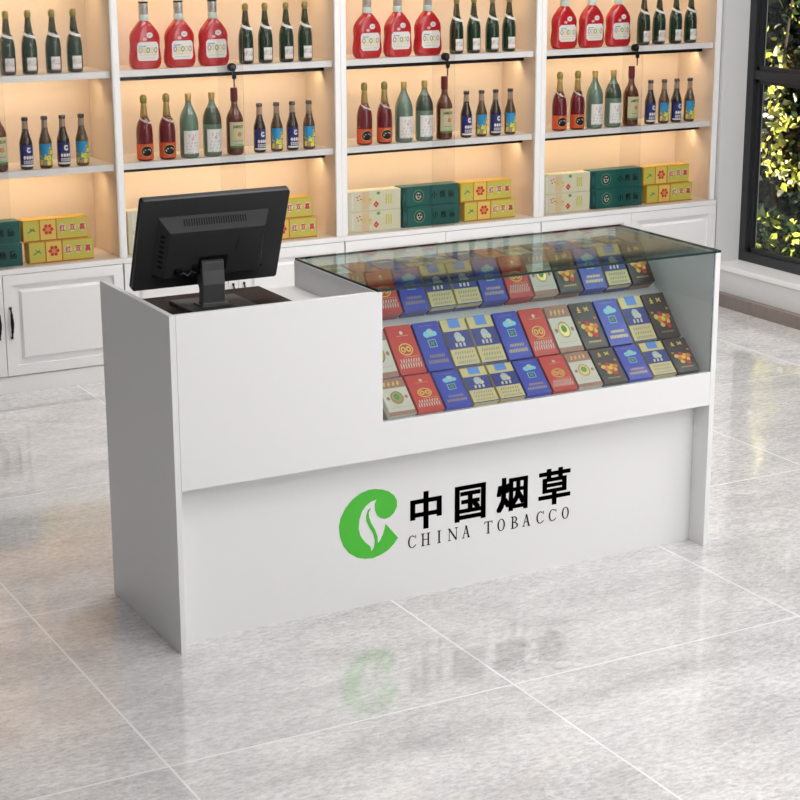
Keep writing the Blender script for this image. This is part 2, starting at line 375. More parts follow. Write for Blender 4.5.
# ------------------------------------------------------------------ shelf units
def door(x0, x1, z0, z1, hside, parent):
    """framed raised-panel door with a bow handle; front face at y = 0 (unit space)"""
    d = MB(); st = .044
    d.box(x0, x1, .010, .020, z0, z1, CABW)
    for a, b, c, e in ((x0, x0 + st, z0, z1), (x1 - st, x1, z0, z1), (x0 + st, x1 - st, z0, z0 + st), (x0 + st, x1 - st, z1 - st, z1)):
        d.box(a, b, -.004, .0105, c, e, CABW)
    # raised centre panel with bevelled border
    a, b, c, e = x0 + st + .026, x1 - st - .026, z0 + st + .026, z1 - st - .026; g = .010
    vs = [(a, .010, c), (b, .010, c), (b, .010, e), (a, .010, e), (a + g, -.004, c + g), (b - g, -.004, c + g), (b - g, -.004, e - g), (a + g, -.004, e - g)]
    d.add(vs, [(0, 1, 5, 4), (1, 2, 6, 5), (2, 3, 7, 6), (3, 0, 4, 7), (4, 5, 6, 7)], CABW)
    do = d.obj('door', parent)
    hx = x1 - .026 if hside > 0 else x0 + .026
    zc = .318; hl = .066
    hm = MB(); pts = []; rs = []
    for i in range(15):
        t = i / 14; pts.append((hx, -.006 - .018 * math.sin(PI * t) ** .6, zc - hl + 2 * hl * t)); rs.append(  .0035 + .0045 * max(0, math.sin(PI * t)) ** 3 + (.0015 if i in (0, 3, 11, 14) else 0))
    hm.sweep(pts, rs, BLACK, 8)
    hm.lathe([(.006, -.0045), (.006, .0045)], BLACK, 10, (hx, -.007, zc - hl)); hm.lathe([(.006, -.0045), (.006, .0045)], BLACK, 10, (hx, -.007, zc + hl))
    hm.obj('handle', do)

def shelf_unit(right=.029):
    W = PITCH; r = empty('display_cabinet', (0, 0, 0))
    # y measured from base front plane
    yU = YU - YB; yb = BACK - YB; t = .029; top = 2.2
    e = .0006
    MB().box(e, W - e, .022, yb, 0, SB - .022, CABW).obj('base_carcass', r)
    MB().box(e, W - e, .004, .0215, 0, .074, CABW).obj('plinth', r, bevel=.001)
    MB().box(e, W - e, 0, yb, SB - .0215, SB, CABW, top=TANTOP).obj('base_top', r)
    door(.004, W / 2 - .0015, .080, SB - .024, 1, r); door(W / 2 + .0015, W - .004, .080, SB - .024, -1, r)
    for x0, x1, li in ((e, t, t), (W - right, W - e, W - t)):
        MB().box(x0, x1, yU, yU + .012, SB + .0005, top, CABW).obj('front_stile', r, bevel=.001)
        MB().box(x0, x1, yU + .0125, yb, SB + .0005, top, TAN).obj('side_panel', r)
    MB().box(t + .0005, W - right - .0005, yb - .015, yb, SB + .0005, top, TAN).obj('back_panel', r)
    MB().box(e, W - e, yU, yb, top + .0005, top + .025, CABW).obj('top_panel', r)
    for z in (SL, SU, 1.785):
        MB().box(t + .0005, W - right - .0005, yU + .030, yb - .0155, z - .028, z, TANTOP, front=CABW).obj('shelf', r)
    # sliding glass doors in two tracks, bottom edge resting on the base top
    for x0, x1, y0 in ((t + .001, .618, yU + .002), (.498, W - right - .001, yU + .010)):
        g = MB().box(x0, x1, y0, y0 + .005, SB + .001, top - .001, GLASS).obj('glass_door', r)
        if y0 < yU + .005: gd = g
    return r, gd

def add_led(r, ux):
    # black light channel hung below each shelf, set back from its front
    for z in (SL, SU, 1.785):
        MB().box(.0295, PITCH - .0295, YU - YB + .118, YU - YB + .150, z - .053, z - .0285, BLACK).obj('light_channel', r)
def add_lock(gd):
    lk = MB(); x, z = .558, SU - .004; y = .022 - .0005
    vs = []; 
    def cyl(cx, cz, rad, y0, y1, m, n=18):
        v = [(cx + rad * math.cos(2 * PI * i / n), y0, cz + rad * math.sin(2 * PI * i / n)) for i in range(n)] + [(cx + rad * math.cos(2 * PI * i / n), y1, cz + rad * math.sin(2 * PI * i / n)) for i in range(n)]
        lk.add(v, [(i, (i + 1) % n, (i + 1) % n + n, i + n) for i in range(n)] + [tuple(range(n)), tuple(range(n, 2 * n))], m)
    cyl(x, z, .019, y - .018, y, BLACK); cyl(x, z, .012, y - .024, y - .018, CHROME)
    lk.obj('lock', gd)
    lk = MB()
    cyl(x, z, .0045, y - .034, y - .024, CHROME, 10)
    lk.prism([(x - .004, z), (x + .004, z), (x + .004, z - .022), (x + .011, z - .030), (x + .012, z - .046), (x + .004, z - .054), (x - .006, z - .052), (x - .010, z - .042), (x - .008, z - .030), (x - .004, z - .022)], y - .033, y - .028, BLACK)
    lk.prism([(x - .003, z - .054), (x + .003, z - .054), (x + .003, z - .086), (x - .001, z - .090), (x - .003, z - .084)], y - .032, y - .030, CHROME)
    lk.obj('key', gd)

unit0, gd0 = shelf_unit(.005)
unit1, gd1 = shelf_unit()
add_led(unit1, UX[1]); add_lock(gd1)
units = [unit0, unit1, copy_tree(unit1), copy_tree(unit1)]
UN = ['white display cabinet at the left edge of the photo, cut off by it', 'white display cabinet directly behind the computer monitor', 'white display cabinet behind the glass case, second from the window', 'white display cabinet nearest the window, at the right end']
for u, x, lb in zip(units, UX, UN):
    u.location = (x, YB, 0); tag(u, lb, 'cabinet', 'white display cabinets along the back wall')

# ------------------------------------------------------------------ bottles
def curved(mb, r, z0, z1, half, fn, nx=10, nz=8, yaw=0):
    for i in range(nx):
        for j in range(nz):
            u0, u1 = i / nx, (i + 1) / nx; v0, v1 = j / nz, (j + 1) / nz
            m = fn((u0 + u1) / 2, (v0 + v1) / 2)
            if m is None: continue
            q = []
            for u, v in ((u0, v0), (u1, v0), (u1, v1), (u0, v1)):
                a = -half + 2 * half * u + yaw; q.append((r * math.sin(a), -r * math.cos(a), z0 + (z1 - z0) * v))
            mb.add(q, [(0, 1, 2, 3)], m, True)
def wrap(r, yaw=0): return lambda u, v: (r * math.sin(u / r + yaw), -r * math.cos(u / r + yaw), v)
CG = principled('champagne_glass', (.012, .035, .014), .12, coat=.6)
CF = principled('champagne_foil', (.34, .29, .09), .35, .5)
CFD = principled('dark_foil', (.07, .07, .035), .3, .3)
RG = principled('rose_glass', (.15, .008, .014), .12, coat=.6)
RF = principled('rose_gold_foil', (.45, .33, .12), .32, .6)
RL = principled('orange_red_label', (.72, .10, .03), .5)
WG = principled('green_bottle_glass', (.14, .22, .16), .10, coat=.6)
WGD = principled('wine_glass_lower', (.055, .075, .05), .12, coat=.5)
JG = principled('amber_whiskey_glass', (.13, .03, .012), .12, coat=.6)
JC = principled('maroon_cap', (.17, .012, .022), .35)
JL = principled('cream_label', (.72, .68, .40), .55)
JD = principled('green_label_edge', (.06, .20, .06), .5)
BG = principled('brown_beer_glass', (.10, .055, .025), .12, coat=.6)
BGL = principled('neck_clear_glass', (.34, .25, .17), .12, coat=.6)
BD = principled('dark_beer_glass', (.035, .02, .015), .12, coat=.6)
NAVY = principled('navy_print', (.012, .022, .17), .45)
SKY = principled('sky_blue_print', (.02, .30, .60), .45)
YEL = principled('yellow_print', (.85, .72, .08), .5)
ORG = principled('orange_print', (.80, .22, .03), .5)
LGN = principled('green_print', (.12, .34, .10), .5)
FR = principled('red_liquor_glass', (.52, .012, .015), .10, coat=.7)
FRD = principled('red_liquor_deep', (.38, .008, .012), .10, coat=.7)
MINT = principled('mint_collar', (.62, .76, .70), .5)
SILV = principled('silver_cap', (.55, .55, .56), .3, .6)
GREY = principled('grey_print', (.30, .30, .32), .55)
LG = principled('light_grey_print', (.56, .56, .56), .55)
PINKP = principled('pink_print', (.70, .42, .42), .55)
REDP = principled('red_print', (.68, .04, .04), .5)

def champagne():
    r = empty('champagne_bottle', (0, 0, 0))
    MB().lathe([(.026, 0), (.033, .004), (.0345, .02), (.0345, .105), (.033, .128), (.028, .150), (.021, .168), (.0165, .185)], CG, 24).obj('body', r)
    MB().lathe([(.0172, .182), (.0155, .20), (.0125, .225), (.0115, .238)], CFD, 20).lathe([(.012, .237), (.0125, .243), (.0145, .246), (.0145, .258), (.012, .266), (.007, .270)], CF, 20).obj('neck_foil', r)
    m = MB()
    curved(m, .0352, .016, .072, .62, lambda u, v: (GREY if (math.sin(u * 31) * math.sin(v * 23 + u * 9) > .35 and .35 < v < .8) else ORG if (v > .40 and v < .52 and math.sin(u * 40) > .6) else PINKP if v < .14 else PAPER), 14, 10)
    m.obj('label', r)
    m = MB(); n = 24; vs = []
    for i in range(n):
        a = 2 * PI * i / n; zc = .170 - .012 * math.cos(a + .9)
        rr = lambda z: .0205 + (.176 - z) * .42
        for dz in (-.006, .006): vs.append((rr(zc + dz) * math.cos(a) * 1.08, rr(zc + dz) * math.sin(a) * 1.08, zc + dz))
    m.add(vs, [(2 * i, (2 * i + 2) % (2 * n), (2 * i + 3) % (2 * n), 2 * i + 1) for i in range(n)], PAPER, True).obj('neck_ribbon', r, fix=False)
    return r
def rose():
    r = empty('sparkling_wine_bottle', (0, 0, 0))
    MB().lathe([(.028, 0), (.036, .004), (.0375, .02), (.0375, .125), (.035, .15), (.029, .172), (.021, .188), (.018, .196)], RG, 24).obj('body', r)
    MB().lathe([(.0188, .190), (.016, .215), (.013, .245), (.0125, .258)], RF, 20).lathe([(.0130, .257), (.0155, .263), (.016, .280), (.0125, .290), (.006, .294)], CF, 20).obj('neck_foil', r)
    m = MB()
    curved(m, .0382, .010, .078, 1.5, lambda u, v: RL, 18, 1, yaw=-.3)
    w = wrap(.0388, -.22)
    m.flat(disc(.004, .046, .029, .024, 20), w, INK); m.flat(ring(.004, .046, .0295, .0245, .0265, .0218), wrap(.0391, -.22), GOLD)
    m.flat(bar(-.014, .042, .022, .050, .007) + bar(-.008, .051, .016, .055, .003), wrap(.0402, -.22), PAPER)
    m.obj('label', r)
    m = MB(); n = 24; vs = []
    for i in range(n):
        a = 2 * PI * i / n; zc = .186 - .016 * math.cos(a + .9)
        R = .024 + (.186 - zc) * .42
        for dz in (-.005, .005): vs.append((R * math.cos(a), R * math.sin(a), zc + dz))
    m.add(vs, [(2 * i, (2 * i + 2) % (2 * n), (2 * i + 3) % (2 * n), 2 * i + 1) for i in range(n)], PAPER, True)
    m.flat(disc(.006, .176, .006, .006, 10), wrap(.0335), GOLD)
    m.obj('neck_ribbon', r, fix=False)
    return r
def wine(dark=False):
    r = empty('wine_bottle', (0, 0, 0))
    MB().lathe([(.034, 0), (.042, .005), (.0435, .02), (.0435, .155), (.041, .178), (.034, .200), (.024, .220), (.0155, .238), (.013, .250), (.013, .262)], WG, 24).obj('body', r)
    if dark:
        MB().lathe([(.0425, .142), (.0440, .150), (.0415, .180), (.034, .2025), (.026, .219)], WGD, 24, cap=False).obj('wine_level', r)
    MB().lathe([(.0135, .255), (.0145, .262), (.0145, .285), (.013, .288)], GOLD, 18).obj('cap', r)
    m = MB()
    curved(m, .0441, .022, .125, .95, lambda u, v: (LG if (int(v * 14) % 2 == 0 and .12 < u < .88 and v < .55 and math.sin(u * 57 + v * 13) > -.1) else PINKP if (.6 < v < .72 and .4 < u < .6) else LG if (.7 < v < .86 and .3 < u < .7 and math.sin(u * 40) > 0) else PAPER), 14, 14)
    m.obj('label', r)
    return r
def whiskey():
    r = empty('whiskey_bottle', (0, 0, 0))
    MB().lathe([(.032, 0), (.0385, .004), (.040, .015), (.040, .155), (.038, .170), (.030, .190), (.021, .205), (.0155, .222), (.0145, .250)], JG, 24).obj('body', r)
    MB().lathe([(.0165, .243), (.0170, .250), (.0165, .299), (.015, .303)], JC, 20).obj('cap', r)
    m = MB()
    curved(m, .0406, .032, .150, 1.0, lambda u, v: JD if v < .10 or v > .96 else JL, 16, 12)
    w = wrap(.0410)
    m.flat(text2('JAMESON', -.026, .030, .118, .136, .02), w, INK)
    m.flat(disc(.006, .094, .010, .010), w, REDP); m.flat(disc(.006, .094, .006, .006), wrap(.0412), GOLDP)
    for k in range(4): m.flat(rect(-.020, .026, .072 - k * .009, .075 - k * .009), w, LGN if k % 2 else LG)
    m.obj('label', r)
    return r
def beer(kind):
    r = empty('beer_bottle', (0, 0, 0))
    body = MB().lathe([(.023, 0), (.0275, .004), (.0285, .012), (.0285, .110), (.027, .122), (.021, .142), (.0155, .160), (.0138, .176)], BD if kind else BG, 22)
    body.obj('body', r)
    MB().lathe([(.01385, .175), (.0125, .205), (.0122, .212)], BGL, 20, cap=False).obj('neck', r)
    MB().lathe([(.0140, .210), (.0150, .213), (.0140, .224), (.0125, .226)], CHROME, 20).obj('cap', r)
    m = MB(); rr = .0290; w = wrap(.0293)
    if kind:
        curved(m, rr, .014, .108, 1.25, lambda u, v: NAVY if v > .08 else PAPER, 16, 12)
        m.flat(ring(.005, .085, .011, .012, .005, .005, 40, 330), w, PAPER) ; m.flat(bar(-.004, .098, .010, .082, .004), w, LG)
        [m.flat(disc(-.016 + q * .012, .053, .0055, .0085, 10), w, PAPER) for q in range(4)]
        for k in range(5):
            m.flat(rect(-.021 + k * .010, -.014 + k * .010, .026, .040), w, PAPER)
            m.flat(rect(-.019 + k * .010, -.016 + k * .010, .030, .036), wrap(.0295), NAVY)
    else:
        def f(u, v):
            s = math.sin(u * 13 + v * 7) + math.sin(v * 17 - u * 11)
            if v > .80 - .42 * math.sin(u * 4.2 + .3) + .10 * math.sin(u * 23): return SKY
            return YEL if s > .2 else LGN if s > -.5 else SKY if s > -1.1 else ORG
        curved(m, rr, .014, .108, 1.25, f, 18, 16)
        m.flat(disc(.006, .045, .011, .012), w, YEL); m.flat(disc(.006, .045, .006, .007), wrap(.0295), LGN)
    m.obj('label', r)
    return r
def flask():
    r = empty('liquor_flask', (0, 0, 0))
    prof = [(.050, 0), (.061, .004), (.068, .021), (.070, .043), (.067, .070), (.0635, .092), (.0645, .115), (.0655, .133), (.062, .150), (.055, .164), (.043, .180), (.030, .195), (.021, .208), (.0195, .214)]
    m = MB(); n = 32; vs = []
    def half(z):
        for (a, b), (c, d) in zip(prof, prof[1:]):
            if b <= z <= d: return a + (c - a) * (z - b) / (d - b)
        return prof[-1][0]
    def dep(rw, z): return min(rw, .030 if z > .01 else .026) if rw > .021 else rw
    for rw, z in [(q * 1.07 if z_ < .2 else q, z_) for q, z_ in prof]:
        dy = dep(rw, z)
        for i in range(n):
            a = 2 * PI * i / n; c, s_ = math.cos(a), math.sin(a); p = .72 if rw > .03 else 1
            vs.append((rw * math.copysign(abs(c) ** p, c), dy * math.copysign(abs(s_) ** p, s_), z))
    fs = [(j * n + i, j * n + (i + 1) % n, (j + 1) * n + (i + 1) % n, (j + 1) * n + i) for j in range(len(prof) - 1) for i in range(n)]
    fs += [tuple(reversed(range(n))), tuple((len(prof) - 1) * n + i for i in range(n))]
    m.add(vs, fs, FR, True)
    m.obj('body', r)
    MB().lathe([(.0205, .206), (.0222, .214), (.0222, .232), (.0205, .236)], MINT, 20).obj('collar', r)
    c = MB().lathe([(.0195, .236), (.0205, .240), (.0205, .284), (.019, .288)], SILV, 20)
    for k in range(9): c.flat(rect(-.024 + k * .0055, -.021 + k * .0055, .246 + .004 * (k % 3), .258 + .006 * (k % 4)), wrap(.0208), GREY if k % 2 else GOLD)
    c.lathe([(.0213, .284), (.0213, .291)], BLACK, 20).obj('cap', r)
    m = MB()
    fl = lambda off: (lambda u, v: (u, -(.0305 + off) * (1 - min(.9, (abs(u) / .075) ** 3)) ** .5 - .0012, v))
    # main label with rounded corners
    def rr(x0, x1, z0, z1, rd, n=5):
        p = []
        for cx, cz, a0 in ((x1 - rd, z1 - rd, 0), (x0 + rd, z1 - rd, 90), (x0 + rd, z0 + rd, 180), (x1 - rd, z0 + rd, 270)):
            for k in range(n + 1): a = math.radians(a0 + 90 * k / n); p.append((cx + rd * math.cos(a), cz + rd * math.sin(a)))
        return p
    p = rr(-.046, .054, .036, .118, .012); nn = 10
    # slice the label in strips so that it follows the belly
    for k in range(12):
        a, b = -.046 + .1 * k / 12, -.046 + .1 * (k + 1) / 12
        def lim(x):
            e_ = .012; d = 0
            if x < -.046 + e_: d = e_ - math.sqrt(max(0, e_ ** 2 - (-.046 + e_ - x) ** 2))
            if x > .054 - e_: d = e_ - math.sqrt(max(0, e_ ** 2 - (x - .054 + e_) ** 2))
            return .036 + d, .118 - d
        la, lb = lim(a), lim(b)
        m.flat([([(a, la[0]), (b, lb[0]), (b, lb[1]), (a, la[1])], [(0, 1, 2, 3)])], fl(0), PAPER)
    for k in range(5):
        cx = -.032 + k * .018
        m.flat(ring(cx, .082, .0085, .013, .0045, .008, 0, 360, 12), fl(.0006), [GREY, GOLDP, LGN, GOLDP, GREY][k])
    m.flat(rect(-.038, .046, .060, .063), fl(.0006), GOLDP); m.flat(rect(-.038, -.005, .098, .102), fl(.0006), SKY)
    m.flat(rect(-.030, .040, .047, .050), fl(.0006), LG)
    m.flat(disc(.013, .147, .015, .0125, 16), fl(0), PAPER); m.flat(rect(.005, .021, .143, .151), fl(.0006), LG)
    m.flat(disc(-.010, .131, .010, .007, 14), fl(0), PINKP)
    m.obj('label', r)
    return r

protos = {'ch': champagne(), 'ro': rose(), 'wi': wine(), 'wd': wine(True), 'wh': whiskey(), 'bn': beer(1), 'bb': beer(0), 'fl': flask()}
used = set()
def place(kind, x, y, z, label, cat, group):
    o = protos[kind]
    if kind in used: o = copy_tree(o)
    used.add(kind); o.location = (x, y, z); o.rotation_euler = (0, 0, 0)
    return tag(o, label, cat, group)
WHERE = ['of the cabinet at left photo edge', 'of the cabinet behind the monitor', 'of the cabinet behind the glass case', 'of the cabinet beside the window']
ORD = ['leftmost', 'second from left', 'third from left', 'rightmost']
YBOT = 3.142
for ui, ux in enumerate(UX):
    W = WHERE[ui]
    if ui:
        for k, dx in enumerate((.163, .327, .491)):
            place('fl', ux + dx + .015, YBOT, SU + .0008, 'red flask, %s of three, upper shelf %s' % (['leftmost', 'middle', 'rightmost'][k], W), 'bottle', 'red liquor flasks on the upper shelves')
    for k, dx in enumerate((.654, .751, .857, .953)):
        place('ch', ux + dx + .013, YBOT, SU + .0008, 'green champagne bottle, %s, upper shelf %s' % (ORD[k], W), 'bottle', 'champagne bottles on the upper shelves')
    if ui:
        for k, dx in enumerate((.149, .257)):
            place('ro', ux + dx + .012, YBOT, SL + .0008, '%s dark red bottle, lower shelf %s' % (['left', 'right'][k], W), 'bottle', 'dark red sparkling wine bottles')
        place('wi', ux + .375, YBOT, SL + .0008, 'left pale green wine bottle, lower shelf %s' % W, 'bottle', 'green wine bottles with white labels')
        place('wd', ux + .489, YBOT, SL + .0008, 'right green wine bottle, darker shoulder, lower shelf %s' % W, 'bottle', 'green wine bottles with white labels')
    place('wh', ux + .601, YBOT, SL + .0008, 'tall brown whiskey bottle, lower shelf %s' % W, 'bottle', 'whiskey bottles with maroon caps')
    for k, dx in enumerate((.714, .801, .882, .968)):
        if k % 2 == 0: place('bn', ux + dx + .011, YBOT, SL + .0008, '%s small navy-labelled bottle, lower shelf %s' % (['left', 'right'][k // 2], W), 'bottle', 'small bottles with navy labels')
        else: place('bb', ux + dx + .011, YBOT, SL + .0008, '%s small blue-and-yellow-labelled bottle, lower shelf %s' % (['left', 'right'][k // 2], W), 'bottle', 'small bottles with blue and yellow labels')

# ------------------------------------------------------------------ cigarette cartons at the bottom of the cabinets
CW = principled('cream_carton', (.74, .72, .52), .5)
CWP = principled('carton_peach', (.76, .58, .36), .5)
CGN = principled('teal_carton', (.008, .115, .10), .42)
CGD = principled('teal_carton_dark', (.006, .05, .05), .42)
CY = principled('yellow_carton', (.72, .44, .045), .42)
CYL = principled('lime_gold_print', (.66, .60, .10), .45)
CYO = principled('orange_carton_edge', (.60, .20, .02), .45)
def carton(kind):
    w = {'w': .288, 'g': .318, 'y': .296}[kind]; h = {'w': .0975, 'g': .0985, 'y': .0965}[kind]; d = .075
    r = empty('cigarette_carton', (0, 0, 0)); F = lambda off=0: (lambda u, v: (u, -.0006 - off, v))
    base = {'w': CW, 'g': CGN, 'y': CY}[kind]
    m = MB().box(0, w, 0, d, 0, h, base)
    m.obj('box', r, bevel=.0015)
    m = MB(); f = F(); g = F(.0004)
    if kind == 'w':
        m.quad(.075, .115, .004, h - .004, f, CWP)
        for k in range(6): m.flat(disc(.098 + .022 * math.cos(k * 2.1), .055 + .018 * math.sin(k * 1.7), .010, .008, 10), f, CWP if k % 2 else CYL)
        m.flat([([(.138, .030), (.153, .013), (.168, .030), (.153, .047)], [(0, 1, 2, 3)])], f, REDP); m.flat(disc(.152, .030, .004, .004, 8), g, GOLDP)
        for a, b in ((.045, .072), (.058, .078), (.050, .058), (.066, .062)): m.flat(bar(a, b, a + .010, b - .004, .005), f, REDP)
        for k in range(3): m.flat(rect(.205 + k * .013, .212 + k * .013, .028, .076), f, CYL)
        m.flat(rect(.02, .03, .010, .088), f, PAPER); m.flat(disc(.165, h - .014, .010, .008, 10), f, LGN)
    elif kind == 'g':
        m.quad(0.001, .026, .004, h - .004, f, CGD); m.flat(disc(.013, .05, .007, .026, 12), g, CGN)
        m.flat(disc(.092, .050, .030, .030, 18), f, CGD); m.flat(ring(.092, .050, .031, .031, .027, .027), g, LGN)
        m.flat(disc(.092, .050, .016, .018, 12), g, LG); m.flat(disc(.086, .056, .006, .007, 8) + disc(.099, .056, .006, .007, 8) + disc(.092, .043, .007, .006, 8), F(.0008), INK); m.flat(disc(.098, .040, .006, .004, 8), F(.0010), ORG)
        for k, c in enumerate('小熊猫'): m.flat(text2(c, .165 + k * .047, .198 + k * .047, .032, .068, .02), f, INK)
        m.flat(rect(.160, .163, .0, h), f, CGD)
    else:
        m.quad(.003, .072, .005, h - .005, f, CYL); m.quad(.078, .148, .005, h - .005, f, GOLDP); m.quad(.154, w - .003, .005, h - .005, f, CYL)
        m.quad(.072, .078, 0, h, g, CYO); m.quad(.148, .154, 0, h, g, CYO)
        m.quad(.0, w, 0, .006, g, CYO)
        for k in range(6): a = k * PI / 3; m.flat(disc(.113 + .017 * math.cos(a), .051 + .017 * math.sin(a), .0085, .0085, 8), g, REDP)
        m.flat(disc(.113, .051, .008, .008, 8), g, REDP); m.flat(disc(.113, .051, .004, .004, 8), F(.0008), GOLDP)
        m.flat(bar(.02, .04, .05, .058, .006) + bar(.03, .06, .055, .045, .005), g, LGN)
        for k, c in enumerate('红双喜'): m.flat(disc(.178 + k * .046, .052, .017, .020, 14), g, CW); m.flat(text2(c, .165 + k * .046, .191 + k * .046, .037, .067, .03), F(.0008), REDP)
    m.obj('print', r, fix=False)
    return r
for k in ('w', 'g', 'y'): protos['c' + k] = carton(k)
YC = 3.118
HH = {'w': .0978, 'g': .0988, 'y': .0968}
for ui, ux in enumerate(UX):
    W = WHERE[ui].replace('of the', 'in the', 1)
    for k, x, xt, nm in (('w', .056, .058, 'cream'), ('g', .357, .353, 'dark teal'), ('y', .705, .684, 'yellow')):
        if ui == 0 and k == 'w': continue
        if ui == 1 and k == 'g': continue
        for lv in (0, 1):
            place('c' + k, ux + (xt if lv else x), YC + (.004 if lv else 0), SB + .0008 + lv * (HH[k] + .0006), '%s %s cigarette carton, bottom %s' % ('upper' if lv else 'lower', nm, WHERE[ui]), 'carton', '%s cigarette cartons' % nm)

# ------------------------------------------------------------------ the counter
ctr = empty('shop_counter', (0, 0, 0), 'white tobacco shop counter with glass display case and recessed monitor desk', 'counter')
DX0, DX1 = .644, .662
MB().box(0, .018, 0, D_, 0, 1.0, WHITE).obj('side_panel', ctr, bevel=.0012)
MB().box(1.8795, L_, 0, D_, 0, 1.0, WHITE).obj('side_panel', ctr, bevel=.0012)
MB().box(DX0, DX1 - .0005, 0.0185, D_, .493, 1.0, WHITE).obj('divider_panel', ctr, bevel=.0012)
MB().prism([(.0185, .492), (1.879, .492), (1.879, .605), (DX1, .605), (DX1, 1.0), (.0185, 1.0)], 0, .018, WHITE).obj('front_panel', ctr, bevel=.0012)
kick = MB().box(.0185, 1.879, .079, .095, 0.0, .60, WHITE).obj('kick_panel', ctr)
MB().box(.0185, 1.879, .0955, .54, .40, .418, WHITE).obj('inner_shelf', ctr)
MB().box(.662, 1.879, .541, D_, .02, .955, WHITE).obj('back_panel', ctr, bevel=.001)
MB().box(.0185, DX0 - .0005, .0955, .556, .902, .918, WHITE).obj('desk_board', ctr)
MB().box(.0185, .520, .0185, D_, .9185, .930, DWOOD).obj('desk_top', ctr, bevel=.001)
MB().box(.0185, DX0 - .0005, .0185, .079, .55, .9180, WHITE).obj('front_lining', ctr)
# sign on the kick panel
LOGO = [(0.6805, 0.3389), (0.6746, 0.3243), (0.6752, 0.3043), (0.6821, 0.2869), (0.6956, 0.2755), (0.7093, 0.2714), (0.7249, 0.2742), (0.7407, 0.2861), (0.7505, 0.3045), (0.7506, 0.3245), (0.7409, 0.3424), (0.7214, 0.3582), (0.6981, 0.3674), (0.6749, 0.3729), (0.6517, 0.373), (0.6248, 0.3666), (0.5978, 0.3513), (0.5747, 0.3283), (0.5572, 0.2989), (0.5512, 0.2712), (0.5545, 0.2382), (0.5656, 0.2074), (0.5845, 0.1822), (0.6113, 0.1628), (0.6383, 0.1543), (0.6656, 0.1512), (0.693, 0.1572), (0.7205, 0.1688), (0.7403, 0.1855), (0.7542, 0.2026), (0.7111, 0.2547), (0.7071, 0.2371), (0.7012, 0.2199), (0.6913, 0.2034), (0.6834, 0.1956), (0.6824, 0.2195), (0.674, 0.2428), (0.6606, 0.2669), (0.6541, 0.2862), (0.6531, 0.3008), (0.6598, 0.3141), (0.6512, 0.3101), (0.6441, 0.2915), (0.6451, 0.2732), (0.6547, 0.2534), (0.6681, 0.2293), (0.6737, 0.2064), (0.6717, 0.1885), (0.6618, 0.1738), (0.6581, 0.1909), (0.6388, 0.2089), (0.6235, 0.2316), (0.618, 0.2561), (0.6209, 0.2845), (0.63, 0.3083), (0.6436, 0.324), (0.6592, 0.3341)]
MB().prism(LOGO, .0775, .0792, GREEN).obj('logo', kick)
cn = MB(); S = lambda u, v: (u, .0782, v)
for c, x0, x1, z0, z1 in (('中', .7968, .910, .2146, .3377), ('国', .9560, 1.0702, .2148, .3335), ('烟', 1.1094, 1.2269, .2200, .3355), ('草', 1.267, 1.3902, .2153, .3392)):
    for dx in (-1, 0, 1):
        for dz in (-1, 0, 1): cn.flat(text2(c, x0 + .0045 + dx * .0042, x1 - .0045 + dx * .0042, z0 + .003 + dz * .0027, z1 - .003 + dz * .0027), S, INK)
cn.obj('chinese_lettering', kick, fix=False)
def serif(ch, x0, x1, z0, z1):
    """slender Roman capitals: thick stems, hairlines and serifs"""
    w, h = x1 - x0, z1 - z0; T = .0056; t = .0026; s = .0036; out = []
    X = lambda a: x0 + a * w; Z = lambda a: z0 + a * h
    def stem(x, a=0, b=1): return rect(x - T / 2, x + T / 2, Z(a), Z(b)) + rect(x - T / 2 - s, x + T / 2 + s, Z(a), Z(a) + t) + rect(x - T / 2 - s, x + T / 2 + s, Z(b) - t, Z(b))
    if ch == 'I': out = stem(X(.5))
    elif ch == 'H': out = stem(X(.18)) + stem(X(.82)) + rect(X(.18), X(.82), Z(.5) - t / 2, Z(.5) + t / 2)
    elif ch == 'T': out = stem(X(.5)) + rect(X(0), X(1), Z(1) - t, Z(1)) + bar(X(0.02), Z(1), X(.0), Z(.80), t) + bar(X(.98), Z(1), X(1), Z(.80), t)
    elif ch == 'N': out = rect(X(.14) - t / 2, X(.14) + t / 2, Z(0), Z(1)) + rect(X(.86) - t / 2, X(.86) + t / 2, Z(0), Z(1)) + bar(X(.12), Z(1) - .001, X(.86), Z(0.02), T) + rect(X(0), X(.30), Z(0), Z(0) + t) + rect(X(.70), X(1), Z(1) - t, Z(1)) + rect(X(0), X(.2), Z(1) - t, Z(1))
    elif ch == 'A': out = bar(X(.16), Z(0), X(.5), Z(1), t) + bar(X(.5), Z(1), X(.84), Z(0), T) + rect(X(.28), X(.72), Z(.34), Z(.34) + t) + rect(X(0), X(.32), Z(0), Z(0) + t) + rect(X(.66), X(1), Z(0), Z(0) + t)
    elif ch == 'O': out = ring(X(.5), Z(.5), w * .48, h * .5, w * .48 - T, h * .5 - t)
    elif ch == 'C': out = ring(X(.52), Z(.5), w * .5, h * .5, w * .5 - T, h * .5 - t, 50, 310) + rect(X(.90), X(.90) + t, Z(.74), Z(1)) + bar(X(.97), Z(.25), X(.80), Z(.08), t)
    elif ch == 'B': out = stem(X(.22)) + ring(X(.40), Z(.75), w * .42, h * .25, w * .42 - T, h * .25 - t, -90, 90) + ring(X(.40), Z(.26), w * .55, h * .26, w * .55 - T, h * .26 - t, -90, 90) + rect(X(.2), X(.42), Z(1) - t, Z(1)) + rect(X(.2), X(.42), Z(.5), Z(.5) + t) + rect(X(.2), X(.42), Z(0), Z(0) + t)
    return out
en = MB()
